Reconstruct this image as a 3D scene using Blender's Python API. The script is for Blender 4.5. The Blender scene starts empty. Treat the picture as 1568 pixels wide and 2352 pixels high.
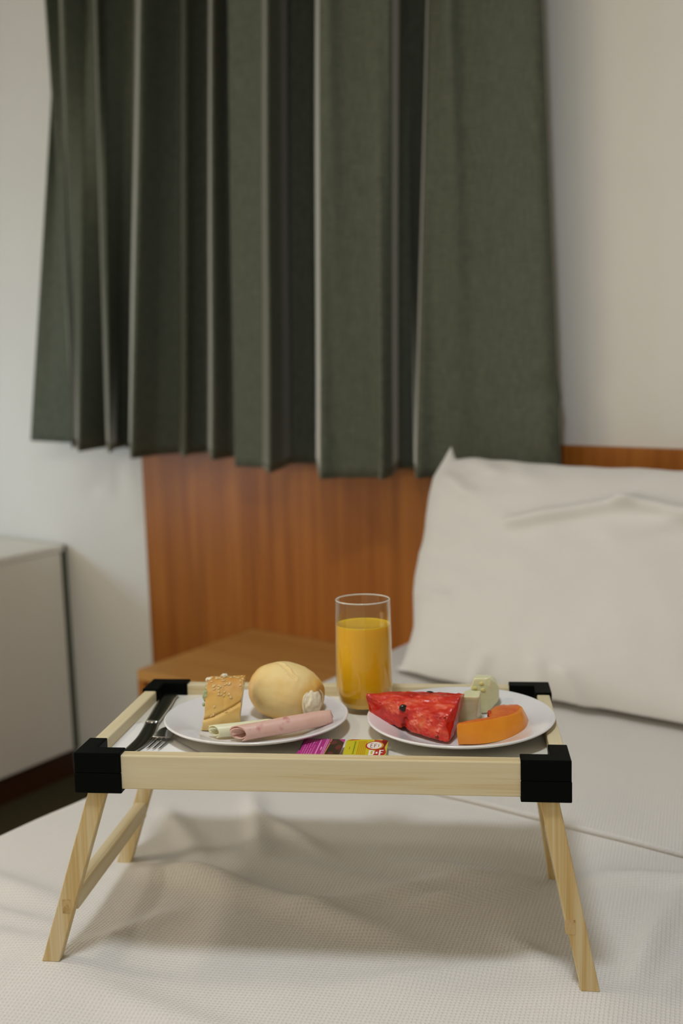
import bpy, bmesh, math, random
import numpy as np
from mathutils import Vector, Matrix, noise

scene = bpy.context.scene
COL = scene.collection
random.seed(7)

# ------------------------------------------------------------------ camera
cam_d = bpy.data.cameras.new('camera')
cam = bpy.data.objects.new('camera', cam_d)
COL.objects.link(cam)
cam_d.sensor_fit = 'VERTICAL'
cam_d.sensor_height = 36.0
cam_d.lens = 37.5
CP = Vector((0.6117, -0.8050, 1.3258))
CR = Vector((0.81686, 0.57627, -0.02542))
CU = Vector((-0.06865, 0.14087, 0.98764))
CF = Vector((-0.57273, 0.80503, -0.15464))
cam.matrix_world = Matrix(((CR.x, CU.x, -CF.x, CP.x), (CR.y, CU.y, -CF.y, CP.y),
                           (CR.z, CU.z, -CF.z, CP.z), (0, 0, 0, 1)))
cam_d.dof.use_dof = True
cam_d.dof.focus_distance = 1.08
cam_d.dof.aperture_fstop = 3.6
cam_d.clip_start = 0.02
scene.camera = cam

# ------------------------------------------------------------------ world, lights, exposure
world = bpy.data.worlds.new('world')
scene.world = world
world.use_nodes = True
world.node_tree.nodes['Background'].inputs[0].default_value = (1.0, 0.87, 0.64, 1)
world.node_tree.nodes['Background'].inputs[1].default_value = 0.48
scene.view_settings.view_transform = 'Standard'
scene.view_settings.look = 'None'
scene.view_settings.exposure = 0.12
scene.view_settings.gamma = 1.0
scene.view_settings.use_curve_mapping = False


def area_light(name, loc, aim, size, energy, color, size_y=None, shape='DISK', spread=180):
    l = bpy.data.lights.new(name, 'AREA')
    l.shape = shape
    l.size = size
    if size_y:
        l.size_y = size_y
    l.energy = energy
    l.color = color
    l.spread = math.radians(spread)
    o = bpy.data.objects.new(name, l)
    o.location = loc
    o.rotation_euler = (Vector(aim) - Vector(loc)).to_track_quat('-Z', 'Y').to_euler()
    COL.objects.link(o)
    return o


# ceiling lamp over the foot of the bed
LAMP_STRENGTH = 90.0      # globe lamp on the cabinet
CEIL_LAMP = (0.18, -0.42, 2.60)
CEIL_FILL_LAMP = (-1.05, -0.55, 2.60)
area_light('ceiling_lamp_light', (CEIL_LAMP[0], CEIL_LAMP[1], 2.565), (CEIL_LAMP[0], CEIL_LAMP[1], 0), 0.26, 13.5, (0.88, 0.94, 1.0))
area_light('ceiling_lamp_light', (CEIL_FILL_LAMP[0], CEIL_FILL_LAMP[1], 2.565), (CEIL_FILL_LAMP[0], CEIL_FILL_LAMP[1], 0), 0.26, 3.6, (1.0, 0.88, 0.70))  # lamp added to brighten the cabinet front and the left side
# warm fill from the front left, set at an added, unseen window
area_light('window_fill_light', (-2.55, -1.45, 1.45), (0.0, 0.6, 0.95), 1.3, 23, (1.0, 0.84, 0.60), 1.3, 'RECTANGLE')


# ------------------------------------------------------------------ helpers
def link(name, me, mat=None, parent=None):
    o = bpy.data.objects.new(name, me)
    COL.objects.link(o)
    if mat is not None:
        for m in (mat if isinstance(mat, (list, tuple)) else [mat]):
            me.materials.append(m)
    if parent is not None:
        o.parent = parent
    return o


def bm_obj(name, bm, mat=None, parent=None, smooth=False, normals=True, crease=None):
    if normals:
        bmesh.ops.recalc_face_normals(bm, faces=bm.faces)
    if crease:
        for e_ in bm.edges:
            if len(e_.link_faces) == 2 and e_.calc_face_angle() > crease:
                e_.smooth = False
    me = bpy.data.meshes.new(name)
    bm.to_mesh(me)
    bm.free()
    if smooth:
        for p in me.polygons:
            p.use_smooth = True
    return link(name, me, mat, parent)


def grid_mesh(name, P, close_u=False):
    """P: array (nu, nv, 3)"""
    nu, nv = P.shape[:2]
    V = P.reshape(-1, 3)
    faces = []
    for i in range(nu if close_u else nu - 1):
        a = i * nv
        b = ((i + 1) % nu) * nv
        for j in range(nv - 1):
            faces.append((a + j, b + j, b + j + 1, a + j + 1))
    me = bpy.data.meshes.new(name)
    me.from_pydata([tuple(map(float, v)) for v in V], [], faces)
    for p in me.polygons:
        p.use_smooth = True
    me.update()
    return me


def empty(name, loc=(0, 0, 0), mw=None):
    o = bpy.data.objects.new(name, None)
    COL.objects.link(o)
    o.empty_display_size = 0.05
    if mw is not None:
        o.matrix_world = mw
    else:
        o.location = loc
    return o


def tag(o, label=None, cat=None, group=None, kind=None):
    if label:
        o['label'] = label
    if cat:
        o['category'] = cat
    if group:
        o['group'] = group
    if kind:
        o['kind'] = kind
    return o


def add_box(bm, x0, x1, y0, y1, z0, z1):
    vs = [bm.verts.new((x, y, z)) for x in (x0, x1) for y in (y0, y1) for z in (z0, z1)]
    q = lambda *i: bm.faces.new([vs[k] for k in i])
    q(0, 1, 3, 2); q(4, 6, 7, 5); q(0, 4, 5, 1); q(2, 3, 7, 6); q(0, 2, 6, 4); q(1, 5, 7, 3)
    return vs


def bevel(bm, w, seg=2):
    bmesh.ops.recalc_face_normals(bm, faces=bm.faces)
    bmesh.ops.bevel(bm, geom=list(bm.edges), offset=w, segments=seg, profile=0.5, affect='EDGES')


def box_obj(name, x0, x1, y0, y1, z0, z1, mat, parent=None, bev=0.0, seg=2):
    bm = bmesh.new()
    add_box(bm, x0, x1, y0, y1, z0, z1)
    if bev:
        bevel(bm, bev, seg)
    return bm_obj(name, bm, mat, parent)


def prism(bm, pts, z0, z1):
    a = [bm.verts.new((p[0], p[1], z0)) for p in pts]
    b = [bm.verts.new((p[0], p[1], z1)) for p in pts]
    n = len(pts)
    bm.faces.new(a)
    bm.faces.new(b)
    for i in range(n):
        bm.faces.new((a[i], a[(i + 1) % n], b[(i + 1) % n], b[i]))


def densify(prof, step=0.0025):
    out = [prof[0]]
    for (r0, z0), (r1, z1) in zip(prof, prof[1:]):
        L = math.hypot(r1 - r0, z1 - z0)
        n = max(1, int(L / step))
        ts = sorted(set([k / n for k in range(1, n + 1)] + ([min(0.3, 0.0003 / L), 1 - min(0.3, 0.0003 / L)] if L > 0.001 else [])))
        for t in ts:
            out.append((r0 + (r1 - r0) * t, z0 + (z1 - z0) * t))
    return out


def lathe(name, prof, mat, parent=None, seg=96):
    n = len(prof)
    P = np.zeros((seg, n, 3))
    for i in range(seg):
        a = 2 * math.pi * i / seg
        for j, (r, z) in enumerate(prof):
            P[i, j] = (r * math.cos(a), r * math.sin(a), z)
    me = grid_mesh(name, P, close_u=True)
    bm = bmesh.new()
    bm.from_mesh(me)
    bmesh.ops.remove_doubles(bm, verts=bm.verts, dist=1e-6)
    bmesh.ops.recalc_face_normals(bm, faces=bm.faces)
    bm.to_mesh(me)
    bm.free()
    for p in me.polygons:
        p.use_smooth = True
    return link(name, me, mat, parent)


def smooth_path(pts, n=10):
    """Catmull-Rom through pts"""
    P = [np.array(p, float) for p in pts]
    P = [2 * P[0] - P[1]] + P + [2 * P[-1] - P[-2]]
    out = []
    for i in range(1, len(P) - 2):
        for k in range(n):
            t = k / n
            out.append(0.5 * ((2 * P[i]) + (-P[i - 1] + P[i + 1]) * t + (2 * P[i - 1] - 5 * P[i] + 4 * P[i + 1] - P[i + 2]) * t * t
                              + (-P[i - 1] + 3 * P[i] - 3 * P[i + 1] + P[i + 2]) * t ** 3))
    out.append(P[-2])
    return out


# ------------------------------------------------------------------ materials
def lin(r, g, b):
    f = lambda c: (c / 255 / 12.92) if c / 255 <= 0.04045 else ((c / 255 + 0.055) / 1.055) ** 2.4
    return (f(r), f(g), f(b), 1)


class NT:
    def __init__(self, name):
        self.m = bpy.data.materials.new(name)
        self.m.use_nodes = True
        self.t = self.m.node_tree
        self.b = self.t.nodes['Principled BSDF']

    def n(self, typ, **kw):
        nd = self.t.nodes.new(typ)
        for k, v in kw.items():
            if k in nd.inputs.keys():
                nd.inputs[k].default_value = v
            else:
                setattr(nd, k, v)
        return nd

    def l(self, a, b):
        self.t.links.new(a, b)

    def set(self, **kw):
        for k, v in kw.items():
            self.b.inputs[k.replace('_', ' ')].default_value = v

    def coords(self, scale=(1, 1, 1), rot=(0, 0, 0)):
        tc = self.n('ShaderNodeTexCoord')
        mp = self.n('ShaderNodeMapping')
        mp.inputs['Scale'].default_value = scale
        mp.inputs['Rotation'].default_value = rot
        self.l(tc.outputs['Object'], mp.inputs['Vector'])
        return mp.outputs['Vector']

    def ramp(self, fac, stops):
        r = self.n('ShaderNodeValToRGB')
        e = r.color_ramp.elements
        while len(e) < len(stops):
            e.new(0.5)
        for k, (p, c) in enumerate(stops):
            e[k].position = p
            e[k].color = c
        self.l(fac, r.inputs['Fac'])
        return r.outputs['Color']

    def noise(self, vec, scale=5, detail=4, rough=0.5, dist=0.0):
        nd = self.n('ShaderNodeTexNoise')
        nd.inputs['Scale'].default_value = scale
        nd.inputs['Detail'].default_value = detail
        nd.inputs['Roughness'].default_value = rough
        nd.inputs['Distortion'].default_value = dist
        self.l(vec, nd.inputs['Vector'])
        return nd.outputs['Fac']

    def mix(self, fac, a, b):
        nd = self.n('ShaderNodeMix', data_type='RGBA')
        for s, v in ((0, fac), (6, a), (7, b)):
            if hasattr(v, 'is_linked') or hasattr(v, 'links'):
                self.l(v, nd.inputs[s])
            else:
                nd.inputs[s].default_value = v
        return nd.outputs[2]

    def math(self, op, a, b=None):
        nd = self.n('ShaderNodeMath', operation=op)
        for s, v in ((0, a), (1, b)):
            if v is None:
                continue
            if hasattr(v, 'links'):
                self.l(v, nd.inputs[s])
            else:
                nd.inputs[s].default_value = v
        return nd.outputs[0]

    def bump(self, h, strength=0.3, dist=0.002):
        nd = self.n('ShaderNodeBump')
        nd.inputs['Strength'].default_value = strength
        nd.inputs['Distance'].default_value = dist
        self.l(h, nd.inputs['Height'])
        self.l(nd.outputs['Normal'], self.b.inputs['Normal'])

    def color(self, c):
        if hasattr(c, 'links'):
            self.l(c, self.b.inputs['Base Color'])
        else:
            self.b.inputs['Base Color'].default_value = c


def plain(name, c, rough=0.5, spec=0.5, metal=0.0, var=0.0, vscale=20, bump=0.0, bscale=200, sss=0.0, sheen=0.0):
    m = NT(name)
    m.set(Roughness=rough, Metallic=metal)
    m.b.inputs['Specular IOR Level'].default_value = spec
    v = m.coords()
    if var:
        f = m.noise(v, vscale, 4)
        d = tuple(x * (1 - var) for x in c[:3]) + (1,)
        u = tuple(min(1, x * (1 + var)) for x in c[:3]) + (1,)
        m.color(m.ramp(f, [(0.3, d), (0.7, u)]))
    else:
        m.color(c)
    if bump:
        m.bump(m.noise(v, bscale, 3), bump, 0.001)
    if sss:
        m.b.inputs['Subsurface Weight'].default_value = sss
        m.b.inputs['Subsurface Radius'].default_value = (0.01, 0.006, 0.003)
        m.b.inputs['Subsurface Scale'].default_value = 0.6
    if sheen:
        m.b.inputs['Sheen Weight'].default_value = sheen
        m.b.inputs['Sheen Roughness'].default_value = 0.5
    return m.m


def wood(name, axis, c_lo, c_mid, c_hi, scale=1.0, rough=0.5, streak=14.0, bump=0.08):
    m = NT(name)
    m.set(Roughness=rough)
    m.b.inputs['Specular IOR Level'].default_value = 0.25
    s = [streak * 4 * scale] * 3
    s['XYZ'.index(axis)] = 1.6 * scale
    v = m.coords(tuple(s))
    f1 = m.noise(v, 1.0, 5, 0.55, 0.6)
    s2 = [streak * 26 * scale] * 3
    s2['XYZ'.index(axis)] = 5 * scale
    f2 = m.noise(m.coords(tuple(s2)), 1.0, 3, 0.6)
    f = m.math('ADD', m.math('MULTIPLY', f1, 0.75), m.math('MULTIPLY', f2, 0.25))
    m.color(m.ramp(f, [(0.34, c_lo), (0.48, c_mid), (0.64, c_hi)]))
    m.bump(f2, bump, 0.0006)
    return m.m


PINE = {}
for ax in 'XYZ':
    PINE[ax] = wood('pine_' + ax, ax, (0.54, 0.37, 0.150, 1), (0.68, 0.575, 0.36, 1), (0.72, 0.63, 0.43, 1), 1.0, 0.45)
PINE_LEG = wood('pine_leg', 'Z', (0.50, 0.31, 0.095, 1), (0.62, 0.46, 0.22, 1), (0.71, 0.60, 0.39, 1), 1.0, 0.45, 22.0)
PINE_END = wood('pine_end_grain', 'Y', (0.36, 0.22, 0.08, 1), (0.55, 0.38, 0.17, 1), (0.62, 0.46, 0.23, 1), 2.0, 0.7)
WALNUT = wood('headboard_veneer', 'Z', (0.27, 0.082, 0.009, 1), (0.34, 0.112, 0.014, 1), (0.42, 0.150, 0.023, 1), 0.55, 0.42)
WALNUT_H = wood('nightstand_veneer', 'X', (0.42, 0.195, 0.046, 1), (0.50, 0.245, 0.062, 1), (0.56, 0.29, 0.082, 1), 0.55, 0.45)
WALL = plain('wall_paint', (0.74, 0.728, 0.690, 1), 0.75, 0.2, var=0.02, vscale=3, bump=0.05, bscale=90)
CEILP = plain('ceiling_paint', (0.78, 0.76, 0.72, 1), 0.8, 0.2)
FLOORM = plain('floor_carpet', (0.060, 0.050, 0.026, 1), 0.95, 0.1, var=0.25, vscale=180, bump=0.4, bscale=500)
CABW = plain('cabinet_white', (0.84, 0.81, 0.73, 1), 0.42, 0.4)
CABG = plain('strip_grey_green', (0.10, 0.115, 0.085, 1), 0.5, 0.3)
PLINTH = plain('plinth_dark_brown', (0.055, 0.020, 0.008, 1), 0.5, 0.3)
BLACK = plain('black_plastic', (0.0012, 0.0018, 0.0014, 1), 0.5, 0.06, bump=0.05, bscale=600)
TRAYF = plain('tray_laminate', (0.80, 0.77, 0.68, 1), 0.28, 0.45)
CERAM = plain('white_porcelain', (0.78, 0.765, 0.765, 1), 0.12, 0.55)
STEEL = plain('steel', (0.42, 0.41, 0.39, 1), 0.16, 0.5, 1.0)
PAPER = plain('napkin_paper', (0.84, 0.82, 0.79, 1), 0.9, 0.1, bump=0.35, bscale=900)
WHITEP = plain('white_plastic', (0.80, 0.78, 0.74, 1), 0.4)
DARKP = plain('fill_window_paint', (0.5, 0.49, 0.46, 1), 0.5)


def fabric_curtain():
    m = NT('curtain_fabric')
    m.set(Roughness=0.85)
    m.b.inputs['Specular IOR Level'].default_value = 0.15
    m.b.inputs['Sheen Weight'].default_value = 0.9
    m.b.inputs['Sheen Roughness'].default_value = 0.2
    m.b.inputs['Sheen Tint'].default_value = (0.9, 0.85, 0.72, 1)
    a = m.noise(m.coords((260, 260, 30)), 1, 2)
    b = m.noise(m.coords((40, 40, 420)), 1, 2)
    f = m.math('ADD', m.math('MULTIPLY', a, 0.5), m.math('MULTIPLY', b, 0.5))
    m.color(m.ramp(f, [(0.3, (0.073, 0.083, 0.060, 1)), (0.7, (0.126, 0.136, 0.102, 1))]))
    m.bump(f, 0.25, 0.001)
    return m.m


CURT = fabric_curtain()


def fabric_waffle(name, c, k=1100.0, strength=0.55):
    m = NT(name)
    m.set(Roughness=0.9)
    m.b.inputs['Specular IOR Level'].default_value = 0.15
    m.b.inputs['Sheen Weight'].default_value = 0.15
    tc = m.n('ShaderNodeTexCoord')
    mp = m.n('ShaderNodeMapping')
    mp.inputs['Rotation'].default_value = (0, 0, 0.42)
    m.l(tc.outputs['Object'], mp.inputs['Vector'])
    sx = m.n('ShaderNodeSeparateXYZ')
    m.l(mp.outputs['Vector'], sx.inputs[0])
    a = m.math('SINE', m.math('MULTIPLY', sx.outputs[0], k))
    b = m.math('SINE', m.math('MULTIPLY', sx.outputs[1], k * 0.86))
    h = m.math('MULTIPLY', a, b)
    h = m.math('MAXIMUM', h, -0.25)
    fine = m.noise(m.coords((1, 1, 1)), 1500, 2)
    m.color(c)
    m.bump(m.math('ADD', h, m.math('MULTIPLY', fine, 0.3)), strength, 0.0011)
    return m.m


SPREAD = fabric_waffle('bedspread_waffle', (0.74, 0.715, 0.685, 1))
SHEET = plain('cotton_sheet', (0.82, 0.80, 0.78, 1), 0.85, 0.15, bump=0.05, bscale=700)
PILLOWM = plain('pillow_cotton', (0.72, 0.70, 0.67, 1), 0.85, 0.15, bump=0.05, bscale=600, sheen=0.1)

# ------------------------------------------------------------------ the room shell
WY = 1.34          # face of the back wall
CZ = 2.62
tag(box_obj('floor', -2.72, 2.4, -2.6, WY + 0.1, -0.1, 0.0, FLOORM), kind='structure')
tag(box_obj('ceiling', -2.72, 2.4, -2.6, WY + 0.1, CZ, CZ + 0.1, CEILP), kind='structure')
tag(box_obj('wall_back', -2.72, 2.4, WY, WY + 0.1, 0.0, CZ, WALL), kind='structure')
tag(box_obj('wall_right', 2.3, 2.4, -2.6, WY, 0.0, CZ, WALL), kind='structure')
bm = bmesh.new()
wy0, wy1, wz0, wz1 = -2.15, -0.75, 0.75, 2.15
add_box(bm, -2.72, -2.62, -2.6, wy0, 0, CZ)
add_box(bm, -2.72, -2.62, wy1, WY, 0, CZ)
add_box(bm, -2.72, -2.62, wy0, wy1, 0, wz0)
add_box(bm, -2.72, -2.62, wy0, wy1, wz1, CZ)
tag(bm_obj('wall_left', bm, WALL), kind='structure')
win = tag(empty('fill_window_1', (-2.67, (wy0 + wy1) / 2, wz0)), kind='structure')  # unseen window, added to carry the warm fill light
hw, hh = (wy1 - wy0) / 2, wz1 - wz0
for (a, b, c, d) in ((-hw, -hw + 0.05, 0, hh), (hw - 0.05, hw, 0, hh), (-0.025, 0.025, 0.05, hh - 0.05), (-hw + 0.05, hw - 0.05, 0, 0.05), (-hw + 0.05, hw - 0.05, hh - 0.05, hh)):
    box_obj('fill_window_frame', -0.03, 0.03, a, b, c, d, DARKP, win)
gm = NT('fill_window_glass')
gm.set(Roughness=0.0, IOR=1.45)
gm.b.inputs['Transmission Weight'].default_value = 1.0
for a, b in ((-hw + 0.05, -0.025), (0.025, hw - 0.05)):
    box_obj('pane', -0.004, 0.004, a, b, 0.05, hh - 0.05, gm.m, win)

# ceiling lamp
em = NT('lamp_diffuser')
em.color((0.9, 0.88, 0.82, 1))
em.b.inputs['Emission Color'].default_value = (1.0, 0.94, 0.85, 1)
em.b.inputs['Emission Strength'].default_value = 4.0
for lp, lb in ((CEIL_LAMP, 'round white flush ceiling lamp above the breakfast tray'), (CEIL_FILL_LAMP, 'added round white ceiling fill lamp near the white cabinet')):
    cl = tag(empty('ceiling_lamp', (lp[0], lp[1], CZ)), lb, 'lamp', 'flush ceiling lamps')
    lathe('housing', [(0.0, 0.0), (0.15, 0.0), (0.15, -0.03), (0.125, -0.035), (0.12, -0.03), (0.0, -0.03)], WHITEP, cl, 48)
    lathe('diffuser', [(0.0, -0.034), (0.10, -0.034), (0.118, -0.031)], em.m, cl, 48)

# ------------------------------------------------------------------ headboard
hb = tag(box_obj('headboard', -1.590, 1.55, 1.320, WY - 0.0006, 0.0, 1.102, WALNUT, bev=0.0015),
         'wide wood veneer headboard panel fixed to the wall behind the bed', 'headboard')

# ------------------------------------------------------------------ nightstand (open niche under the top)
ns = tag(empty('nightstand', (-0.92, 1.10, 0.0)), 'brown wooden nightstand with an open niche, between bed and white wall', 'nightstand')
nx0, nx1, ny0, ny1 = -0.283, 0.283, -0.205, 0.218
box_obj('top', nx0, nx1, ny0, ny1, 0.555, 0.580, WALNUT_H, ns, 0.0015)
box_obj('side_panel', nx0, nx0 + 0.022, ny0, ny1, 0.20, 0.5549, WALNUT, ns, 0.001)
box_obj('side_panel', nx1 - 0.022, nx1, ny0, ny1, 0.20, 0.5549, WALNUT, ns, 0.001)
box_obj('back_panel', nx0 + 0.0221, nx1 - 0.0221, ny1 - 0.014, ny1, 0.20, 0.5549, WALNUT, ns)
box_obj('shelf', nx0 + 0.0221, nx1 - 0.0221, ny0 + 0.004, ny1 - 0.0141, 0.36, 0.38, WALNUT_H, ns)
box_obj('bottom', nx0, nx1, ny0, ny1, 0.178, 0.1999, WALNUT_H, ns, 0.001)
for sx in (nx0 + 0.03, nx1 - 0.07):
    for sy in (ny0 + 0.03, ny1 - 0.07):
        box_obj('leg', sx, sx + 0.04, sy, sy + 0.04, 0.0, 0.1779, WALNUT, ns)

# ------------------------------------------------------------------ white cabinet on the left
cb = tag(empty('cabinet', (-2.25, 0.35, 0.0)), 'low white cabinet with a dark plinth against the wall on the left', 'cabinet')
X0, X1 = -0.35, 0.295
box_obj('body', X0, X1 - 0.018, -0.95, 0.975, 0.085, 0.722, CABW, cb, 0.002)
box_obj('top', X0, X1 + 0.001, -0.955, 0.975, 0.7221, 0.742, CABW, cb, 0.002)
for k in range(3):
    a = -0.95 + k * 0.640
    box_obj('door', X1 - 0.0179, X1, a + 0.002, a + 0.634, 0.087, 0.7205, CABW, cb, 0.0015)
box_obj('gap_strip', X1 - 0.022, X1 - 0.004, 0.9751, 0.989, 0.085, 0.738, CABG, cb)  # dark grey-green strip between the cabinet's end and the back wall
box_obj('plinth', X0, X1 - 0.012, -0.94, 0.975, 0.0, 0.0849, PLINTH, cb)

# globe lamp standing on the cabinet, left of the picture: the cool light on the wall and bed
gl_ = tag(empty('table_lamp', (-2.28, 0.20, 0.7422)), 'cool white globe table lamp standing on the white cabinet', 'lamp')
lathe('base', [(0.0, 0.0), (0.06, 0.0), (0.06, 0.010), (0.015, 0.016), (0.012, 0.085), (0.024, 0.092), (0.0, 0.092)], DARKP, gl_, 40)
ge = NT('opal_globe')
ge.color((0.9, 0.9, 0.9, 1))
ge.b.inputs['Emission Color'].default_value = (0.54, 0.76, 1.0, 1)
ge.b.inputs['Emission Strength'].default_value = LAMP_STRENGTH
lathe('globe', [(0.05 * math.cos(math.radians(a)), 0.14 + 0.05 * math.sin(math.radians(a))) for a in range(-70, 90, 7)] + [(0.0, 0.19)], ge.m, gl_, 40)

# ------------------------------------------------------------------ curtain
CT = [(-1.9702, -1.6714, 1.245), (-1.8256, -1.7033, 1.285), (-1.712, -1.7106, 1.175), (-1.7887, -1.7167, 1.255), (-1.6507, -1.5841, 1.145), (-1.6715, -1.6028, 1.245), (-1.6795, -1.6132, 1.275), (-1.5488, -1.4834, 1.165), (-1.6237, -1.5457, 1.255), (-1.6398, -1.4901, 1.305), (-1.5976, -1.4418, 1.285), (-1.3912, -1.2323, 1.095), (-1.4013, -1.2675, 1.195), (-1.3759, -1.2715, 1.255), (-1.3111, -1.2126, 1.205), (-1.3334, -1.2336, 1.255), (-1.3203, -1.2266, 1.305), (-1.2024, -1.1019, 1.185), (-1.209, -1.1485, 1.265), (-1.135, -1.0815, 1.195), (-1.0425, -0.9678, 1.19), (-0.949, -0.8865, 1.105), (-0.9857, -0.9271, 1.195), (-1.0331, -0.9796, 1.295), (-0.9603, -0.9095, 1.305), (-0.7681, -0.7054, 1.055), (-0.7556, -0.7135, 1.09), (-0.6672, -0.6261, 1.135), (-0.6387, -0.5847, 1.105), (-0.6565, -0.6144, 1.175), (-0.7185, -0.6693, 1.295), (-0.6781, -0.6066, 1.305), (-0.5777, -0.5019, 1.15), (-0.5623, -0.5061, 1.185), (-0.4692, -0.4597, 1.23), (-0.307, -0.3622, 1.23), (-0.2889, -0.3673, 1.255), (-0.3144, -0.3871, 1.29)]
NV = 60


def resample(poly, n, sig):
    poly = np.array(poly, float)
    seg = np.linalg.norm(np.diff(poly, axis=0), axis=1)
    s = np.concatenate([[0], np.cumsum(seg)])
    t = np.linspace(0, s[-1], n)
    P = np.stack([np.interp(t, s, poly[:, k]) for k in range(2)], -1)
    w = sig / (s[-1] / n)
    r = int(3 * w) + 1
    kern = np.exp(-0.5 * (np.arange(-r, r + 1) / w) ** 2)
    kern /= kern.sum()
    Q = np.stack([np.convolve(np.pad(P[:, k], r, mode='reflect', reflect_type='odd'), kern, 'valid') for k in range(2)], -1)
    return Q


def make_curtain(ct, nu, hemx, hemz, label):
    bot = resample([(a, c) for a, b, c in ct], nu, 0.010)
    top = resample([(b, c) for a, b, c in ct], nu, 0.010)
    P = np.zeros((nu, NV, 3))
    zb = np.interp(bot[:, 0], hemx, hemz)
    for j in range(NV):
        t = j / (NV - 1)
        P[:, j, 0] = bot[:, 0] * (1 - t) + top[:, 0] * t
        P[:, j, 1] = bot[:, 1] * (1 - t) + top[:, 1] * t
        P[:, j, 2] = zb * (1 - t) + 2.60 * t
    # slow sway of the folds and the dent low on the panel by the pillow
    for i in range(nu):
        for j in range(NV):
            x, y, z = P[i, j]
            P[i, j, 1] += noise.noise(Vector((x * 5, z * 1.3, 3.1))) * 0.006
            d = ((z - 1.215 + 0.06 * (x + 0.35)) / 0.022)
            P[i, j, 1] += 0.016 * math.exp(-d * d) * max(0, min(1, (x + 0.43) / 0.12))
            P[i, j, 1] = min(P[i, j, 1], 1.312)
    cu = link('curtain', grid_mesh('curtain', P), CURT)
    sm = cu.modifiers.new('thickness', 'SOLIDIFY')
    sm.thickness = 0.003
    sm.offset = 0
    return tag(cu, label, 'curtain', 'curtain halves over the headboard wall')


CTL = CT[:19] + [(-1.160, -1.150, 1.288)]
CTR = [(CT[19][0], CT[19][1] + 0.009, CT[19][2])] + CT[20:]
make_curtain(CTL, 420, [-1.98, -1.64, -1.30, -1.16], [1.069, 1.056, 1.052, 1.046], 'dark grey-green curtain half with narrow tight folds, beside the white wall on the left')
make_curtain(CTR, 420, [-1.14, -1.0, -0.59, -0.30], [1.034, 1.036, 1.037, 1.048], 'dark grey-green curtain half with broad flat folds, directly behind the pillow')
ct = tag(empty('curtain_track', (-1.1, 1.235, CZ)), 'white curtain track on the ceiling above the green curtain', 'track')
box_obj('rail', -0.80, 0.95, -0.02, 0.02, -0.018, 0.0, WHITEP, ct, 0.002)

# ------------------------------------------------------------------ tray frame of reference
D = 0.2856
TM = Matrix.Translation((0, 0, 0.922)) @ Matrix.Rotation(0.50228, 4, 'Z') @ Matrix.Rotation(-0.04555, 4, 'X') @ Matrix.Rotation(-0.0023, 4, 'Y')
TI = TM.inverted()
FEET = [Vector((-0.289, 0.012, -0.230)), Vector((0.269, 0.012, -0.239)), Vector((-0.295, 0.274, -0.241)), Vector((0.258, 0.274, -0.247))]
FW = [TM @ f for f in FEET]


# ------------------------------------------------------------------ bed
BZ = 0.674
bed = tag(empty('bed', (0.35, 0.37, 0.0)), 'wide upholstered bed under the white waffle bedspread', 'bed')
BASEM = plain('bed_base_fabric', (0.55, 0.52, 0.47, 1), 0.9, 0.1, bump=0.2, bscale=400)
box_obj('base', -0.92, 0.90, -0.95, 0.94, 0.06, 0.36, BASEM, bed, 0.012)
box_obj('mattress', -0.92, 0.90, -0.95, 0.94, 0.3601, 0.640, SHEET, bed, 0.03, 4)
for sx in (-0.86, 0.80):
    for sy in (-0.88, 0.82):
        box_obj('leg', sx, sx + 0.06, sy, sy + 0.06, 0.0, 0.0599, PLINTH, bed)

# wrinkles: (x0, y0, x1, y1, height, width)
RIDGES = []
def tl(x, y):
    w = TM @ Vector((x, y, -0.24))
    return (w.x, w.y)
def ridge(x0, y0, x1, y1, h, w):
    a = tl(x0, y0); b = tl(x1, y1)
    RIDGES.append((a[0], a[1], b[0], b[1], h * 1.9, w * 0.85))
ridge(-0.30, 0.255, -0.16, 0.215, 0.0100, 0.022)
ridge(-0.16, 0.215, 0.05, 0.115, 0.0060, 0.022)
ridge(-0.28, 0.03, -0.20, 0.13, 0.0050, 0.020)
ridge(-0.26, -0.01, -0.05, -0.09, 0.0040, 0.025)
ridge(-0.32, 0.05, -0.50, 0.10, 0.0060, 0.025)
ridge(-0.34, 0.10, -0.55, 0.16, 0.0040, 0.018)
ridge(0.25, 0.245, 0.12, 0.235, 0.0090, 0.020)
ridge(0.25, 0.235, 0.10, 0.180, 0.0060, 0.014)
ridge(0.24, 0.26, 0.08, 0.27, 0.0040, 0.016)
ridge(0.28, 0.27, 0.45, 0.24, 0.0060, 0.022)
ridge(0.27, 0.00, 0.20, 0.10, 0.0050, 0.016)
ridge(0.31, 0.02, 0.36, 0.16, 0.0050, 0.014)
ridge(0.34, 0.02, 0.42, 0.14, 0.0040, 0.012)
ridge(-0.27, 0.40, -0.20, 0.29, 0.0040, 0.016)
ridge(-0.16, 0.45, -0.12, 0.30, 0.0050, 0.016)
ridge(-0.10, 0.26, 0.10, 0.20, 0.0030, 0.030)
ridge(-0.33, 0.00, -0.46, -0.06, 0.0060, 0.022)
ridge(-0.36, 0.16, -0.55, 0.24, 0.0050, 0.024)
ridge(0.10, 0.215, -0.06, 0.15, 0.0040, 0.018)
ridge(0.23, 0.06, 0.05, 0.02, 0.0040, 0.020)
ridge(0.33, 0.06, 0.40, 0.22, 0.0050, 0.016)
ridge(-0.05, 0.31, -0.14, 0.40, 0.0040, 0.014)


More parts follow.
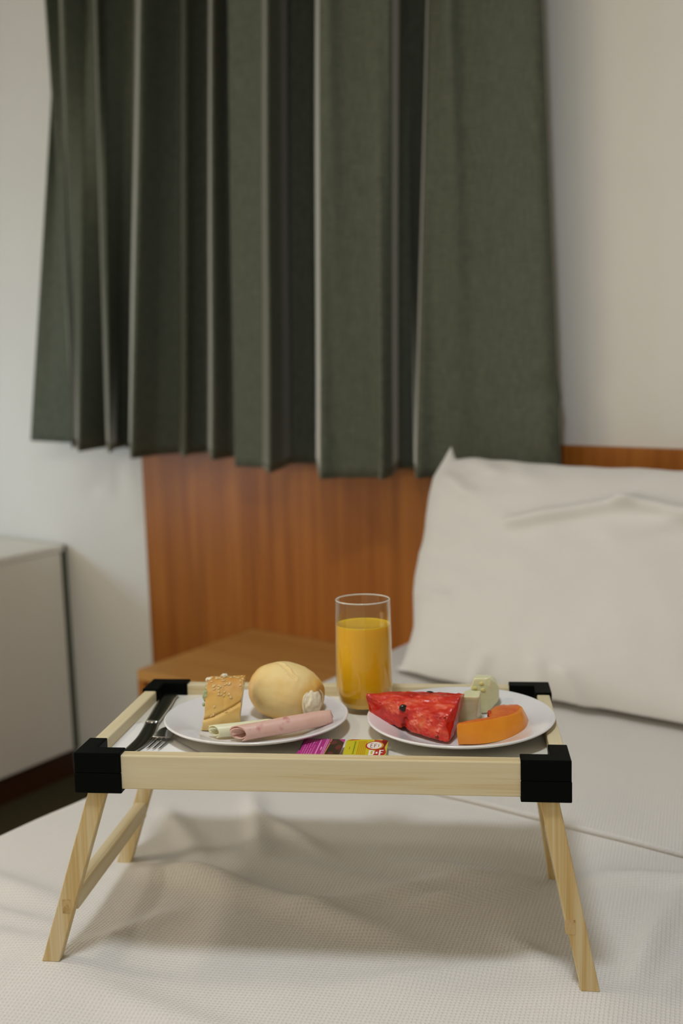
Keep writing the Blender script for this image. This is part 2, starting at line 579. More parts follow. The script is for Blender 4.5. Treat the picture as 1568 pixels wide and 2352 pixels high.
def bed_h(x, y):
    z = BZ + 0.0045 * noise.noise(Vector((x * 3.1, y * 3.1, 0.4))) + 0.0016 * noise.noise(Vector((x * 11, y * 11, 2.0)))
    for (x0, y0, x1, y1, h, w) in RIDGES:
        dx, dy = x1 - x0, y1 - y0
        L2 = dx * dx + dy * dy
        t = ((x - x0) * dx + (y - y0) * dy) / L2
        if t < -0.4 or t > 1.4:
            continue
        q = ((x - x0 - t * dx) ** 2 + (y - y0 - t * dy) ** 2) / (w * w)
        if q > 9:
            continue
        e = 1.0
        if t < 0.2:
            e = max(0.0, (t + 0.4) / 0.6)
        elif t > 0.7:
            e = max(0.0, (1.4 - t) / 0.7)
        z += h * math.exp(-q) * e * e * (3 - 2 * e)
    for f in FW:
        q = ((x - f.x) ** 2 + (y - f.y) ** 2)
        if q < 0.06:
            k = math.exp(-q / (2 * 0.050 ** 2))
            tgt = f.z + 0.0005
            z = z * (1 - k) + tgt * k
            z -= 0.0035 * math.exp(-q / (2 * 0.016 ** 2)) * 0
    return z


def spread(name, y0, y1, off, drop_z, ncell, mat, front_lip=False, foot_drop=False):
    xl, xr, r = -0.598, 1.285, 0.035
    xs = []
    # profile parameters across the bed: (kind, value)
    for k in range(14):
        xs.append(('d', drop_z + (BZ - r - drop_z) * k / 14))
    for k in range(8):
        xs.append(('a', k / 8 * math.pi / 2))
    n = int((xr - xl - 2 * r) / ncell)
    for k in range(n + 1):
        xs.append(('t', xl + r + (xr - xl - 2 * r) * k / n))
    for k in range(1, 8):
        xs.append(('b', math.pi / 2 * k / 8))
    for k in range(8):
        xs.append(('e', BZ - r - (BZ - r - drop_z) * k / 8))
    ny = int((y1 - y0) / ncell)
    ys = [y0 + (y1 - y0) * k / ny for k in range(ny + 1)]
    Q = np.zeros((len(xs), len(ys), 3))
    for i, (k, v) in enumerate(xs):
        for j, y in enumerate(ys):
            if k == 't':
                x = v
                z = bed_h(x, y)
            elif k == 'a':
                x = xl + r - r * math.cos(v)
                z = bed_h(x, y) - r + r * math.sin(v)
            elif k == 'd':
                wv = 0.012 * math.sin(y * 21 + 2 * math.sin(y * 5)) * min(1, (BZ - v) / 0.25)
                x = xl - 0.006 + wv
                x = min(x, xl)
                z = v
            elif k == 'b':
                x = xr - r + r * math.sin(v)
                z = bed_h(x, y) - r + r * math.cos(v)
            else:
                x = xr
                z = v
            Q[i, j] = (x, y, z + off)
    if off:
        # layer lies outside the one below on the sides too
        Q[:, :, 0] = np.where(Q[:, :, 0] < xl + r, Q[:, :, 0] - off, Q[:, :, 0])
    if front_lip:
        L = Q[:, :1, :].copy()
        L[:, 0, 2] -= off * 1.2
        L[:, 0, 1] += 0.006
        Q = np.concatenate([L, Q], axis=1)
    if foot_drop:
        rows = []
        for k in range(8):
            L = Q[:, 0, :].copy()
            L[:, 1] -= 0.02
            L[:, 2] = np.minimum(L[:, 2], drop_z + (BZ - 0.02 - drop_z) * k / 8)
            rows.append(L[:, None, :])
        Q = np.concatenate(rows + [Q], axis=1)
    me = grid_mesh(name, Q)
    return link(name, me, mat)


bs = spread('bedspread', -0.60, 0.56, 0.0, 0.20, 0.007, SPREAD, foot_drop=True)
tag(bs, 'off-white waffle bedspread carrying the wooden breakfast tray', 'bedspread')
bs2 = spread('folded_cover', 0.462, 1.30, 0.0065, 0.22, 0.010, SPREAD, front_lip=True)
tag(bs2, 'off-white woven cover layer lying between the tray and the pillow', 'bed cover')

# ------------------------------------------------------------------ pillow
def make_pillow():
    W, H, T = 0.82, 0.50, 0.185
    n = 90
    F = np.zeros((n, n, 3))
    B = np.zeros((n, n, 3))
    for i in range(n):
        for j in range(n):
            u = -1 + 2 * i / (n - 1)
            v = -1 + 2 * j / (n - 1)
            u = math.copysign(1 - (1 - abs(u)) ** 1.25, u)
            v = math.copysign(1 - (1 - abs(v)) ** 1.25, v)
            x = u * W / 2 * (1 - 0.045 * (1 - v * v) * (1 + 0.3 * math.sin(v * 7)))
            y = v * H / 2 * (1 - 0.040 * (1 - u * u))
            # ear at the top left corner
            c = max(0, -u - 0.88) / 0.12 * max(0, v - 0.80) / 0.20
            y += 0.027 * c ** 1.15
            x += 0.026 * c
            if u < 0 and v < 0.1:
                x += 0.040 * min(1, (0.1 - v) / 0.6) * u * u
            q = max(0.0, (1 - abs(u) ** 2.6)) * max(0.0, (1 - abs(v) ** 2.6))
            th = T * q ** 0.42
            th *= 1 + (0.34 if v < 0 else 0.22) * (-v)                     # filling sinks to the bottom
            edge = 1 - q
            wr = 0.0
            # crease running in from the upper right
            for (a0, b0, a1, b1, h, w) in ((-0.40, 0.38, 0.12, 0.62, 0.022, 0.050), (0.12, 0.62, 0.55, 0.52, 0.024, 0.055), (0.10, 0.34, 0.55, 0.60, 0.010, 0.06),
                                           (-0.95, 0.85, -0.72, 0.62, 0.010, 0.05), (-0.98, 0.30, -0.78, 0.20, 0.006, 0.05), (-0.97, -0.25, -0.70, -0.28, 0.008, 0.05),
                                           (-0.45, -0.95, -0.40, -0.72, 0.010, 0.04), (-0.1, -0.95, -0.12, -0.70, 0.012, 0.045), (0.1, -0.97, 0.02, -0.74, 0.012, 0.04),
                                           (-0.5, 0.97, -0.42, 0.80, 0.008, 0.06), (-0.75, 0.97, -0.62, 0.86, 0.008, 0.05)):
                dx, dy = a1 - a0, b1 - b0
                t = ((u - a0) * dx + (v - b0) * dy) / (dx * dx + dy * dy)
                tc = min(1, max(0, t))
                dd = (u - a0 - tc * dx) ** 2 + (v - b0 - tc * dy) ** 2
                wr += h * math.exp(-dd / (w * w))
            nz = 0.010 * noise.noise(Vector((u * 2.2, v * 2.2, 5))) + 0.004 * noise.noise(Vector((u * 6, v * 6, 1.0)))
            k = min(1, q * 6)
            F[i, j] = (x, y + 0.010 * (1 - k) * noise.noise(Vector((u * 6, v * 6, 9))), th * 0.5 + (wr + nz) * k)
            B[i, j] = (F[i, j][0], F[i, j][1], -th * 0.5 + nz * k)
    # front sheet (+local z) and back sheet, joined along the rim
    bm = bmesh.new()
    vf = [[bm.verts.new(F[i, j]) for j in range(n)] for i in range(n)]
    vb = [[vf[i][j] if (i in (0, n - 1) or j in (0, n - 1)) else bm.verts.new(B[i, j]) for j in range(n)] for i in range(n)]
    for i in range(n - 1):
        for j in range(n - 1):
            bm.faces.new((vf[i][j], vf[i + 1][j], vf[i + 1][j + 1], vf[i][j + 1]))
            bm.faces.new((vb[i][j], vb[i][j + 1], vb[i + 1][j + 1], vb[i + 1][j]))
    return bm


pb = make_pillow()
po = bm_obj('pillow', pb, PILLOWM, smooth=True)
# local x -> room x, local y -> up the lean, local z -> towards the foot of the bed
lean = math.radians(61)
uy = Vector((0, math.cos(lean), math.sin(lean)))
uz = Vector((0, -math.sin(lean), math.cos(lean)))
PC = Vector((-0.116, 1.030, 0.868))
po.matrix_world = Matrix(((1, uy.x, uz.x, PC.x), (0, uy.y, uz.y, PC.y), (0, uy.z, uz.z, PC.z), (0, 0, 0, 1)))
for v in po.data.vertices:                      # the pillow sits flattened on the cover
    wv = po.matrix_world @ v.co
    if wv.z < 0.700:
        wv.z = 0.688 + (wv.z - 0.600) * 0.12 if wv.z > 0.600 else 0.688
        v.co = po.matrix_world.inverted() @ wv
tag(po, 'large white pillow with a pointed corner leaning against the headboard', 'pillow')

# ------------------------------------------------------------------ the tray
tray = tag(empty('breakfast_tray', mw=TM), 'pine breakfast bed tray with black corner brackets and splayed legs', 'tray')
TH = 0.015
box_obj('rail', -0.2475, 0.2475, 0.0022, 0.0022 + TH, -0.0385, -0.0028, PINE['X'], tray, 0.0015)
box_obj('rail', -0.2475, 0.2475, D - 0.0022 - TH, D - 0.0022, -0.0385, -0.0028, PINE['X'], tray, 0.0015)
box_obj('rail', -0.2475, -0.2475 + TH, 0.0174, D - 0.0174, -0.0385, -0.0028, PINE['Y'], tray, 0.0015)
box_obj('rail', 0.2475 - TH, 0.2475, 0.0174, D - 0.0174, -0.0385, -0.0028, PINE['Y'], tray, 0.0015)
box_obj('floor_panel', -0.2323, 0.2323, 0.0174, D - 0.0174, -0.020, -0.016, TRAYF, tray)
for sx in (-1, 1):
    for fy in (0, 1):
        yy = (lambda y: y) if fy == 0 else (lambda y: D - y)
        L, K = 0.0490, 0.0195
        pts = [(0.25, 0), (0.25, L), (0.25 - K, L), (0.25 - K, K), (0.25 - L, K), (0.25 - L, 0)]
        pts = [(sx * x, yy(y)) for x, y in pts]
        bm = bmesh.new()
        prism(bm, pts, -0.0212, 0.0)
        bevel(bm, 0.0011, 2)
        br = bm_obj('corner_bracket', bm, BLACK, tray)
        bm = bmesh.new()
        c = (sx * 0.25, yy(0))
        prism(bm, [(sx * x * 1.0 + (0.0004 * sx if abs(x - 0.25) < 1e-6 else 0), yy(y) if y else yy(0) - (0.0004 if fy == 0 else -0.0004)) for x, y in
                   [(0.25, 0), (0.25, L), (0.25 - K, L), (0.25 - K, K), (0.25 - L, K), (0.25 - L, 0)]], -0.0425, -0.02125)
        bevel(bm, 0.0011, 2)
        bm_obj('lower_half', bm, BLACK, br)
# legs: parallelepipeds cut level at top and foot
LEGTOP = [Vector((-0.229, 0.012, -0.0426)), Vector((0.229, 0.012, -0.0426)), Vector((-0.231, 0.274, -0.0426)), Vector((0.229, 0.274, -0.0426))]
for k in range(4):
    a, b = LEGTOP[k], FEET[k]
    bm = bmesh.new()
    hx, hy = 0.0094, 0.0065
    vs = []
    for pnt in (a, b):
        vs.append([bm.verts.new((pnt.x + sx * hx, pnt.y + sy * hy, pnt.z)) for sx, sy in ((-1, -1), (1, -1), (1, 1), (-1, 1))])
    bm.faces.new(vs[0]); bm.faces.new(vs[1])
    for i in range(4):
        bm.faces.new((vs[0][i], vs[0][(i + 1) % 4], vs[1][(i + 1) % 4], vs[1][i]))
    bevel(bm, 0.0008, 1)
    bm_obj('leg', bm, PINE_LEG, tray)
for sx, xa, xb, z in ((-1, -0.2675, -0.2685, -0.168), (1, 0.2535, 0.2505, -0.172)):
    bm = bmesh.new()
    vs = []
    for x, y in ((xa, 0.0187), (xb, 0.2673)):
        vs.append([bm.verts.new((x + i * 0.0072, y, z + j * 0.0095)) for i, j in ((-1, -1), (1, -1), (1, 1), (-1, 1))])
    bm.faces.new(vs[0]); bm.faces.new(vs[1])
    for i in range(4):
        bm.faces.new((vs[0][i], vs[0][(i + 1) % 4], vs[1][(i + 1) % 4], vs[1][i]))
    bevel(bm, 0.0008, 1)
    st = bm_obj('stretcher', bm, PINE['Y'], tray)
    tx = xa + (-0.0005 if sx < 0 else -0.004)
    box_obj('tenon', tx - 0.0045, tx + 0.0045, 0.0052, 0.0186, z - 0.0075, z + 0.0075, PINE_END, st)

# ------------------------------------------------------------------ things on the tray
def place(o, x, y, z, rz=0.0, rx=0.0, ry=0.0):
    o.matrix_world = TM @ Matrix.Translation((x, y, z)) @ Matrix.Rotation(rz, 4, 'Z') @ Matrix.Rotation(rx, 4, 'X') @ Matrix.Rotation(ry, 4, 'Y')
    return o


ZF = -0.016
# napkin
bm = bmesh.new()
NPK = [(-0.2315, 0.020), (-0.101, 0.020), (-0.2283, 0.1559), (-0.2318, 0.150)]
n = 14
rows = []
for i in range(n + 1):
    t = i / n
    L = Vector(NPK[0]).lerp(Vector(NPK[3]), t)
    Rr = Vector(NPK[1]).lerp(Vector(NPK[2]), t)
    rows.append([bm.verts.new((L.lerp(Rr, k / n).x, L.lerp(Rr, k / n).y, 0.0004 + 0.0006 * abs(noise.noise(Vector((i * 0.5, k * 0.5, 0)))))) for k in range(n + 1)])
for i in range(n):
    for k in range(n):
        bm.faces.new((rows[i][k], rows[i][k + 1], rows[i + 1][k + 1], rows[i + 1][k]))
nap = bm_obj('napkin', bm, PAPER, smooth=True)
sm = nap.modifiers.new('t', 'SOLIDIFY'); sm.thickness = 0.0003; sm.offset = 1
place(nap, 0, 0, ZF)
tag(nap, 'white paper napkin under the knife and fork', 'napkin')

# knife: blade and handle outlines lofted with a domed section
def strip(name, stations, mat, parent, seg=8):
    """stations: (xl, xr, y, z0, height)"""
    P = np.zeros((len(stations), 2 * seg, 3))
    for i, (xl, xr, y, z0, h) in enumerate(stations):
        cx, hw = (xl + xr) / 2, (xr - xl) / 2
        for k in range(2 * seg):
            a = 2 * math.pi * k / (2 * seg)
            ca, sa = math.cos(a), math.sin(a)
            ex = 0.55
            P[i, k] = (cx + hw * math.copysign(abs(ca) ** ex, ca), y, z0 + h / 2 + h / 2 * math.copysign(abs(sa) ** ex, sa))
    me = grid_mesh(name, np.concatenate([P, P[:, :1]], axis=1))
    bm = bmesh.new(); bm.from_mesh(me)
    bmesh.ops.remove_doubles(bm, verts=bm.verts, dist=1e-7)
    bmesh.ops.holes_fill(bm, edges=bm.edges)
    bmesh.ops.recalc_face_normals(bm, faces=bm.faces)
    bm.to_mesh(me); bm.free()
    for p in me.polygons:
        p.use_smooth = True
    return link(name, me, mat, parent)


def lofted(pts, n=6):
    return [tuple(v) for v in smooth_path(pts, n)]


kn = place(empty('table_knife'), -0.214, 0.14, ZF + 0.0014)
tag(kn, 'dark polished steel table knife lying on the napkin', 'knife')
strip('handle', lofted([(-0.010, 0.000, 0.120, 0, 0.003), (-0.0150, 0.0050, 0.116, 0, 0.0055), (-0.0145, 0.0055, 0.100, 0, 0.0062), (-0.0110, 0.0085, 0.070, 0, 0.006), (-0.0065, 0.0112, 0.030, 0, 0.0055), (-0.0030, 0.0128, -0.002, 0, 0.0050)]), STEEL, kn)
strip('blade', lofted([(-0.0030, 0.0130, -0.0025, 0.0006, 0.0036), (0.0000, 0.0170, -0.025, 0.0006, 0.0030), (0.0025, 0.0205, -0.055, 0.0006, 0.0026), (0.0015, 0.0180, -0.085, 0.0006, 0.0022), (-0.0005, 0.0110, -0.105, 0.0006, 0.0018), (-0.0015, 0.0010, -0.117, 0.0006, 0.001)]), STEEL, kn)
# fork
fk = place(empty('table_fork'), -0.183, 0.10, ZF + 0.0014, -0.12)
tag(fk, 'steel table fork half hidden under the plate of bread', 'fork')
strip('handle', lofted([(-0.001, 0.007, 0.098, 0.0, 0.002), (-0.0030, 0.0085, 0.090, 0.0, 0.0024), (-0.001, 0.0065, 0.06, 0.0005, 0.0026), (-0.0005, 0.0055, 0.036, 0.0012, 0.003), (-0.0010, 0.0060, 0.022, 0.0025, 0.003)]), STEEL, fk)
strip('head', lofted([(-0.0010, 0.0060, 0.0215, 0.0025, 0.003), (-0.0070, 0.0105, 0.010, 0.0045, 0.0024), (-0.0095, 0.0130, -0.004, 0.0035, 0.0020), (-0.0098, 0.0132, -0.014, 0.0020, 0.0018)]), STEEL, fk)
for k in range(4):
    x = -0.0096 + k * 0.0065
    strip('tine', [(x, x + 0.0033, -0.0145, 0.0019, 0.0017), (x + 0.0002, x + 0.0030, -0.025, 0.0006, 0.0015), (x + 0.0006, x + 0.0025, -0.040, 0.0004, 0.0012), (x + 0.0011, x + 0.0019, -0.046, 0.0012, 0.0008)], STEEL, fk)


# plates
PLATE = [(0.0, 0.0022), (0.050, 0.0020), (0.053, 0.0), (0.057, 0.0), (0.060, 0.0030), (0.080, 0.0088), (0.0985, 0.0150), (0.1020, 0.0168), (0.1030, 0.0180), (0.1022, 0.0190),
         (0.1000, 0.0190), (0.088, 0.0150), (0.074, 0.0096), (0.066, 0.0062), (0.058, 0.0046), (0.045, 0.0042), (0.0, 0.0040)]
pp = []
for v in smooth_path(PLATE, 4):
    pp.append((max(0.0, float(v[0])), float(v[1])))
pl1 = lathe('plate', pp, CERAM)
place(pl1, -0.085, 0.130, ZF + 0.0002)
tag(pl1, 'round white plate under the bread, cheese and ham', 'plate', 'white plates on the tray')
pl2 = link('plate', pl1.data)
place(pl2, 0.1425, 0.134, ZF + 0.0012, 0, math.radians(1.3), math.radians(-0.4))
tag(pl2, 'round white plate under the watermelon, melon and papaya', 'plate', 'white plates on the tray')

# glass and juice
GL = NT('clear_glass')        # thin clear wall: fresnel reflection over a straight-through pane
tr = GL.n('ShaderNodeBsdfTransparent')
tr.inputs['Color'].default_value = (0.965, 0.975, 0.950, 1)
gs = GL.n('ShaderNodeBsdfGlossy')
gs.inputs['Roughness'].default_value = 0.02
gs.inputs['Color'].default_value = (1, 1, 1, 1)
fr = GL.n('ShaderNodeLayerWeight')
ff = GL.math('ADD', GL.math('MULTIPLY', GL.math('POWER', fr.outputs['Facing'], 4.0), 0.75), 0.035)
mx = GL.n('ShaderNodeMixShader')
GL.l(ff, mx.inputs[0])
GL.l(tr.outputs[0], mx.inputs[1])
GL.l(gs.outputs[0], mx.inputs[2])
GL.l(mx.outputs[0], GL.t.nodes['Material Output'].inputs['Surface'])
JU = NT('orange_juice')
jv = JU.coords()
JU.color((0.84, 0.47, 0.008, 1))
JU.set(Roughness=0.22)
JU.b.inputs['Subsurface Weight'].default_value = 0.55
JU.b.inputs['Subsurface Radius'].default_value = (1.0, 0.55, 0.08)
JU.b.inputs['Subsurface Scale'].default_value = 0.012
outer = [(0.0, 0.0), (0.0215, 0.0), (0.0232, 0.0012), (0.0262, 0.0062), (0.0300, 0.0135), (0.0328, 0.0220), (0.0337, 0.0310), (0.0337, 0.045), (0.0333, 0.080), (0.0326, 0.115), (0.0322, 0.1322)]
rim = [(0.03212, 0.1326), (0.0319, 0.1329), (0.03155, 0.1330), (0.0312, 0.1329), (0.03098, 0.1326)]
inner = [(0.0309, 0.1322), (0.0314, 0.115), (0.0321, 0.080), (0.0325, 0.045), (0.0324, 0.0310), (0.0316, 0.0215), (0.0286, 0.0128), (0.0240, 0.0068), (0.012, 0.0050), (0.0, 0.0048)]
gl = lathe('drinking_glass', densify(outer + rim + inner), GL.m, seg=128)
RIMG = NT('glass_rim')
RIMG.set(Roughness=0.05, IOR=1.5)
RIMG.color((0.98, 0.97, 0.93, 1))
RIMG.b.inputs['Transmission Weight'].default_value = 0.55
lathe('rim', [(0.03155 + 0.00085 * math.cos(math.radians(a)), 0.1328 + 0.00085 * math.sin(math.radians(a))) for a in range(0, 361, 30)], RIMG.m, gl, 128)
place(gl, 0.029, 0.2145, ZF + 0.0003)
tag(gl, 'tall clear straight drinking glass between the two plates', 'glass')
e = 0.00030
jp = [(r + e if r > 0 else 0.0, z - e) for r, z in reversed(inner[2:])]
jp = [q for q in jp if q[1] < 0.100]
jp += [(0.0321, 0.100), (0.0320, 0.1040), (0.0308, 0.1034), (0.0295, 0.1030), (0.0, 0.1029)]
ju = lathe('orange_juice', densify(jp), JU.m, seg=128)
place(ju, 0.029, 0.2145, ZF + 0.0003)
tag(ju, 'opaque orange juice filling most of the tall glass', 'juice')

# ---- portion cups with printed lids
PINK = plain('lid_magenta', lin(178, 40, 128), 0.35)
PINK2 = plain('lid_light_pink', lin(226, 150, 196), 0.4)
DARKB = plain('lid_dark_berry', lin(34, 28, 18), 0.35, var=0.6, vscale=900)
MAROON = plain('lid_maroon', lin(96, 34, 40), 0.4, var=0.5, vscale=700)
GOLD = plain('lid_gold_line', lin(190, 140, 60), 0.4)
YEL = plain('lid_yellow', lin(196, 186, 36), 0.35)
ORG = plain('lid_ochre', lin(196, 148, 18), 0.4)
REDL = plain('lid_red', lin(176, 22, 26), 0.35)
GRN = plain('lid_green', lin(112, 140, 30), 0.4)
LWHITE = plain('lid_white', lin(232, 222, 214), 0.4)


def rrect(x0, x1, y0, y1, r, n=5):
    pts = []
    for cx, cy, a0 in ((x1 - r, y1 - r, 0), (x0 + r, y1 - r, 90), (x0 + r, y0 + r, 180), (x1 - r, y0 + r, 270)):
        for k in range(n + 1):
            a = math.radians(a0 + 90 * k / n)
            pts.append((cx + r * math.cos(a), cy + r * math.sin(a)))
    return pts


def flat(name, polys, z, mat, parent, th=0.00006):
    bm = bmesh.new()
    for p in polys:
        prism(bm, p, z, z + th)
    return bm_obj(name, bm, mat, parent)


def rect(x0, x1, y0, y1):
    return [(x0, y0), (x1, y0), (x1, y1), (x0, y1)]


def cup(name, w, h, r):
    o = empty(name)
    bm = bmesh.new()
    a = rrect(-w / 2 + 0.004, w / 2 - 0.004, -h / 2 + 0.004, h / 2 - 0.004, r)
    b = rrect(-w / 2 + 0.0015, w / 2 - 0.0015, -h / 2 + 0.0015, h / 2 - 0.0015, r)
    c = rrect(-w / 2, w / 2, -h / 2, h / 2, r)
    loops = [[bm.verts.new((p[0], p[1], z)) for p in L] for L, z in ((a, 0.0), (b, 0.0086), (c, 0.0090), (c, 0.0097))]
    bm.faces.new(loops[0]); bm.faces.new(loops[-1])
    for l0, l1 in zip(loops, loops[1:]):
        m = len(l0)
        for i in range(m):
            bm.faces.new((l0[i], l0[(i + 1) % m], l1[(i + 1) % m], l1[i]))
    bm_obj('tub', bm, WHITEP, o)
    return o


c1 = place(cup('jam_cup', 0.0440, 0.0520, 0.0015), -0.0010, 0.0470, ZF + 0.0002, -0.02)
tag(c1, 'small portion cup with a magenta and black printed lid', 'jam cup', 'portion cups behind the front rail')
ld = flat('lid', [rrect(-0.0220, 0.0220, -0.0260, 0.0260, 0.0015)], 0.0098, PINK, c1, 0.0002)
flat('picture', [[(0.0065, -0.0258), (0.0218, -0.0258), (0.0218, 0.0150), (0.0150, 0.0258), (0.0085, 0.0258)]], 0.01005, DARKB, ld)
flat('fruit_print', [[(0.011 + 0.004 * math.cos(a * 1.05), 0.014 + 0.007 * math.sin(a * 1.05)) for a in range(6)], [(0.018 + 0.0032 * math.cos(a * 1.05), -0.001 + 0.008 * math.sin(a * 1.05)) for a in range(6)],
                     [(0.012 + 0.0034 * math.cos(a * 1.05), -0.019 + 0.0045 * math.sin(a * 1.05)) for a in range(6)]], 0.01014, MAROON, ld)
flat('gold_line', [[(0.0055, -0.0258), (0.0065, -0.0258), (0.0085, 0.0258), (0.0075, 0.0258)]], 0.01014, GOLD, ld)
flat('dark_edge', [rect(-0.0219, -0.0203, -0.012, 0.018)], 0.01005, DARKB, ld)
tx = []
for i, x in enumerate((-0.0175, -0.0150, -0.0125, -0.0100, -0.0075)):
    for y in np.arange(-0.023, 0.022, 0.0031):
        if random.random() < 0.85:
            tx.append(rect(x, x + 0.0007, y, y + 0.0022 * random.uniform(0.6, 1.1)))
for x, y0, y1, w in ((-0.0035, -0.025, 0.022, 0.0012), (-0.0100, 0.010, 0.022, 0.0012), (0.0000, -0.010, 0.000, 0.0014)):
    tx.append(rect(x, x + w, y0, y1))
for x in (0.0025, 0.0042):
    for y in np.arange(-0.024, 0.023, 0.0026):
        tx.append(rect(x, x + 0.0011, y, y + 0.0019))
flat('print', tx, 0.01010, PINK2, ld)

c2 = place(cup('butter_cup', 0.0440, 0.0520, 0.0060), 0.0455, 0.0470, ZF + 0.0002, 0.015)
tag(c2, 'small portion cup with a yellow and red printed lid', 'butter cup', 'portion cups behind the front rail')
ld = flat('lid', [rrect(-0.0220, 0.0220, -0.0260, 0.0260, 0.0060)], 0.0098, YEL, c2, 0.0002)
flat('red_field', [[(0.0075, 0.0258)] + [p for p in rrect(-0.0218, 0.0218, -0.0258, 0.0258, 0.0060) if p[0] > 0.009] [:6][::-1][::-1] + [(0.0218, -0.0150), (0.0200, -0.0220), (0.0160, -0.0257), (0.0080, -0.0257), (0.0105, -0.008), (0.0085, 0.010)]], 0.01005, REDL, ld)
flat('red_corner', [[(-0.0205, 0.0215), (-0.0160, 0.0255), (-0.0070, 0.0255), (-0.0120, 0.0235)]], 0.01005, REDL, ld)
ell = lambda cx, cy, a, b, n=28: [(cx + a * math.cos(2 * math.pi * k / n), cy + b * math.sin(2 * math.pi * k / n)) for k in range(n)]
flat('logo_ring', [ell(0.0090, 0.0060, 0.0098, 0.0135)], 0.01012, REDL, ld)
flat('logo_band', [ell(0.0098, 0.0064, 0.0084, 0.0118)], 0.01019, ORG, ld)
flat('logo_oval', [ell(0.0086, 0.0062, 0.0078, 0.0108)], 0.01026, LWHITE, ld)
flat('logo_letters', [rect(0.0045, 0.0052, -0.001, 0.012), rect(0.0052, 0.0070, 0.0108, 0.012), rect(0.0052, 0.0066, 0.0050, 0.0062), rect(0.0052, 0.0070, -0.001, 0.0002), rect(0.0085, 0.0092, 0.000, 0.011), rect(0.0092, 0.0112, 0.0098, 0.011), rect(0.0092, 0.0106, 0.0046, 0.0058),
                      rect(0.0128, 0.0134, 0.002, 0.010)], 0.01033, plain('lid_ink', lin(120, 70, 60), 0.5), ld)
flat('brand_letters', [rect(0.0040, 0.0062, -0.0235, -0.0085), rect(0.0062, 0.0090, -0.0235, -0.0205), rect(0.0080, 0.0100, -0.0205, -0.0110), rect(0.0062, 0.0085, -0.0115, -0.0085), rect(0.0112, 0.0132, -0.0190, -0.0135), rect(0.0145, 0.0163, -0.0235, -0.0075), rect(0.0163, 0.0190, -0.0100, -0.0075), rect(0.0163, 0.0182, -0.0165, -0.0145)], 0.01019, LWHITE, ld)
flat('green_text', [rect(-0.0128, -0.0112, y, y + 0.0034) for y in np.arange(-0.020, 0.016, 0.0045)] + [rect(-0.0172, -0.0164, -0.006, 0.002)], 0.01005, GRN, ld)
flat('ochre_text', [rect(x, x + 0.0012, y, y + 0.0030) for x in (-0.0085, -0.0066, -0.0047, -0.0028, -0.0009) for y in np.arange(-0.022, 0.018, 0.0036)], 0.01005, ORG, ld)


# ------------------------------------------------------------------ food materials
def crust_mat(name, pale, gold, brown, axis_fac):
    m = NT(name)
    m.set(Roughness=0.5)
    m.b.inputs['Specular IOR Level'].default_value = 0.3
    tc = m.n('ShaderNodeTexCoord')
    sx = m.n('ShaderNodeSeparateXYZ')
    m.l(tc.outputs['Object'], sx.inputs[0])
    f = axis_fac(m, sx)
    nz = m.noise(m.coords(), 42, 4, 0.6)
    f = m.math('ADD', f, m.math('MULTIPLY', m.math('SUBTRACT', nz, 0.5), 0.55))
    m.color(m.ramp(f, [(0.05, pale), (0.5, gold), (0.95, brown)]))
    m.bump(m.noise(m.coords(), 320, 3), 0.12, 0.0008)
    m.b.inputs['Subsurface Weight'].default_value = 0.12
    m.b.inputs['Subsurface Radius'].default_value = (1, 0.6, 0.3)
    m.b.inputs['Subsurface Scale'].default_value = 0.004
    return m.m


def fac_roll(m, s):
    # browned towards both tips and underneath
    a = m.math('ABSOLUTE', s.outputs[0])
    t = m.math('MULTIPLY', m.math('SUBTRACT', a, 0.023), 36.0)
    b = m.math('MULTIPLY', m.math('SUBTRACT', -0.006, s.outputs[2]), 22.0)
    return m.math('MAXIMUM', m.math('MAXIMUM', t, b), 0.12)


def fac_bun(m, s):
    return m.math('ADD', m.math('MULTIPLY', s.outputs[2], 14.0), 0.08)


CRUST = crust_mat('roll_crust', (0.80, 0.62, 0.29, 1), (0.72, 0.43, 0.11, 1), (0.50, 0.21, 0.035, 1), fac_roll)
BUN = crust_mat('bun_crust', (0.74, 0.55, 0.235, 1), (0.70, 0.43, 0.12, 1), (0.55, 0.25, 0.05, 1), fac_bun)
CRUMB = plain('bread_crumb', (0.78, 0.70, 0.52, 1), 0.9, 0.1, var=0.12, vscale=220, bump=0.45, bscale=420)
SEED = plain('sesame', (0.72, 0.52, 0.24, 1), 0.45)
FILL = plain('green_filling', (0.42, 0.47, 0.24, 1), 0.5, var=0.3, vscale=200)
CHEESE = plain('cheese', (0.80, 0.76, 0.52, 1), 0.38, 0.4, sss=0.3)


def ham_mat():
    m = NT('ham')
    m.set(Roughness=0.36)
    v = m.coords()
    f = m.noise(v, 60, 3, 0.5)
    g = m.noise(v, 170, 2, 0.5)
    c = m.ramp(f, [(0.30, (0.68, 0.41, 0.33, 1)), (0.63, (0.71, 0.46, 0.39, 1)), (0.73, (0.55, 0.23, 0.20, 1))])
    m.color(c)
    m.bump(g, 0.1, 0.0006)
    m.b.inputs['Subsurface Weight'].default_value = 0.2
    m.b.inputs['Subsurface Radius'].default_value = (1, 0.4, 0.3)
    m.b.inputs['Subsurface Scale'].default_value = 0.003
    return m.m


def melon_mat(name, cols, scale, streak=(1, 1, 1), rough=0.25, bump=0.2, sss=0.25):
    m = NT(name)
    m.set(Roughness=rough)
    v = m.coords(streak)
    f = m.noise(v, scale, 5, 0.6, 0.4)
    m.color(m.ramp(f, cols))
    m.bump(m.noise(v, scale * 3, 3), bump, 0.001)
    m.b.inputs['Subsurface Weight'].default_value = sss
    m.b.inputs['Subsurface Radius'].default_value = (1, 0.35, 0.2)
    m.b.inputs['Subsurface Scale'].default_value = 0.004
    return m.m


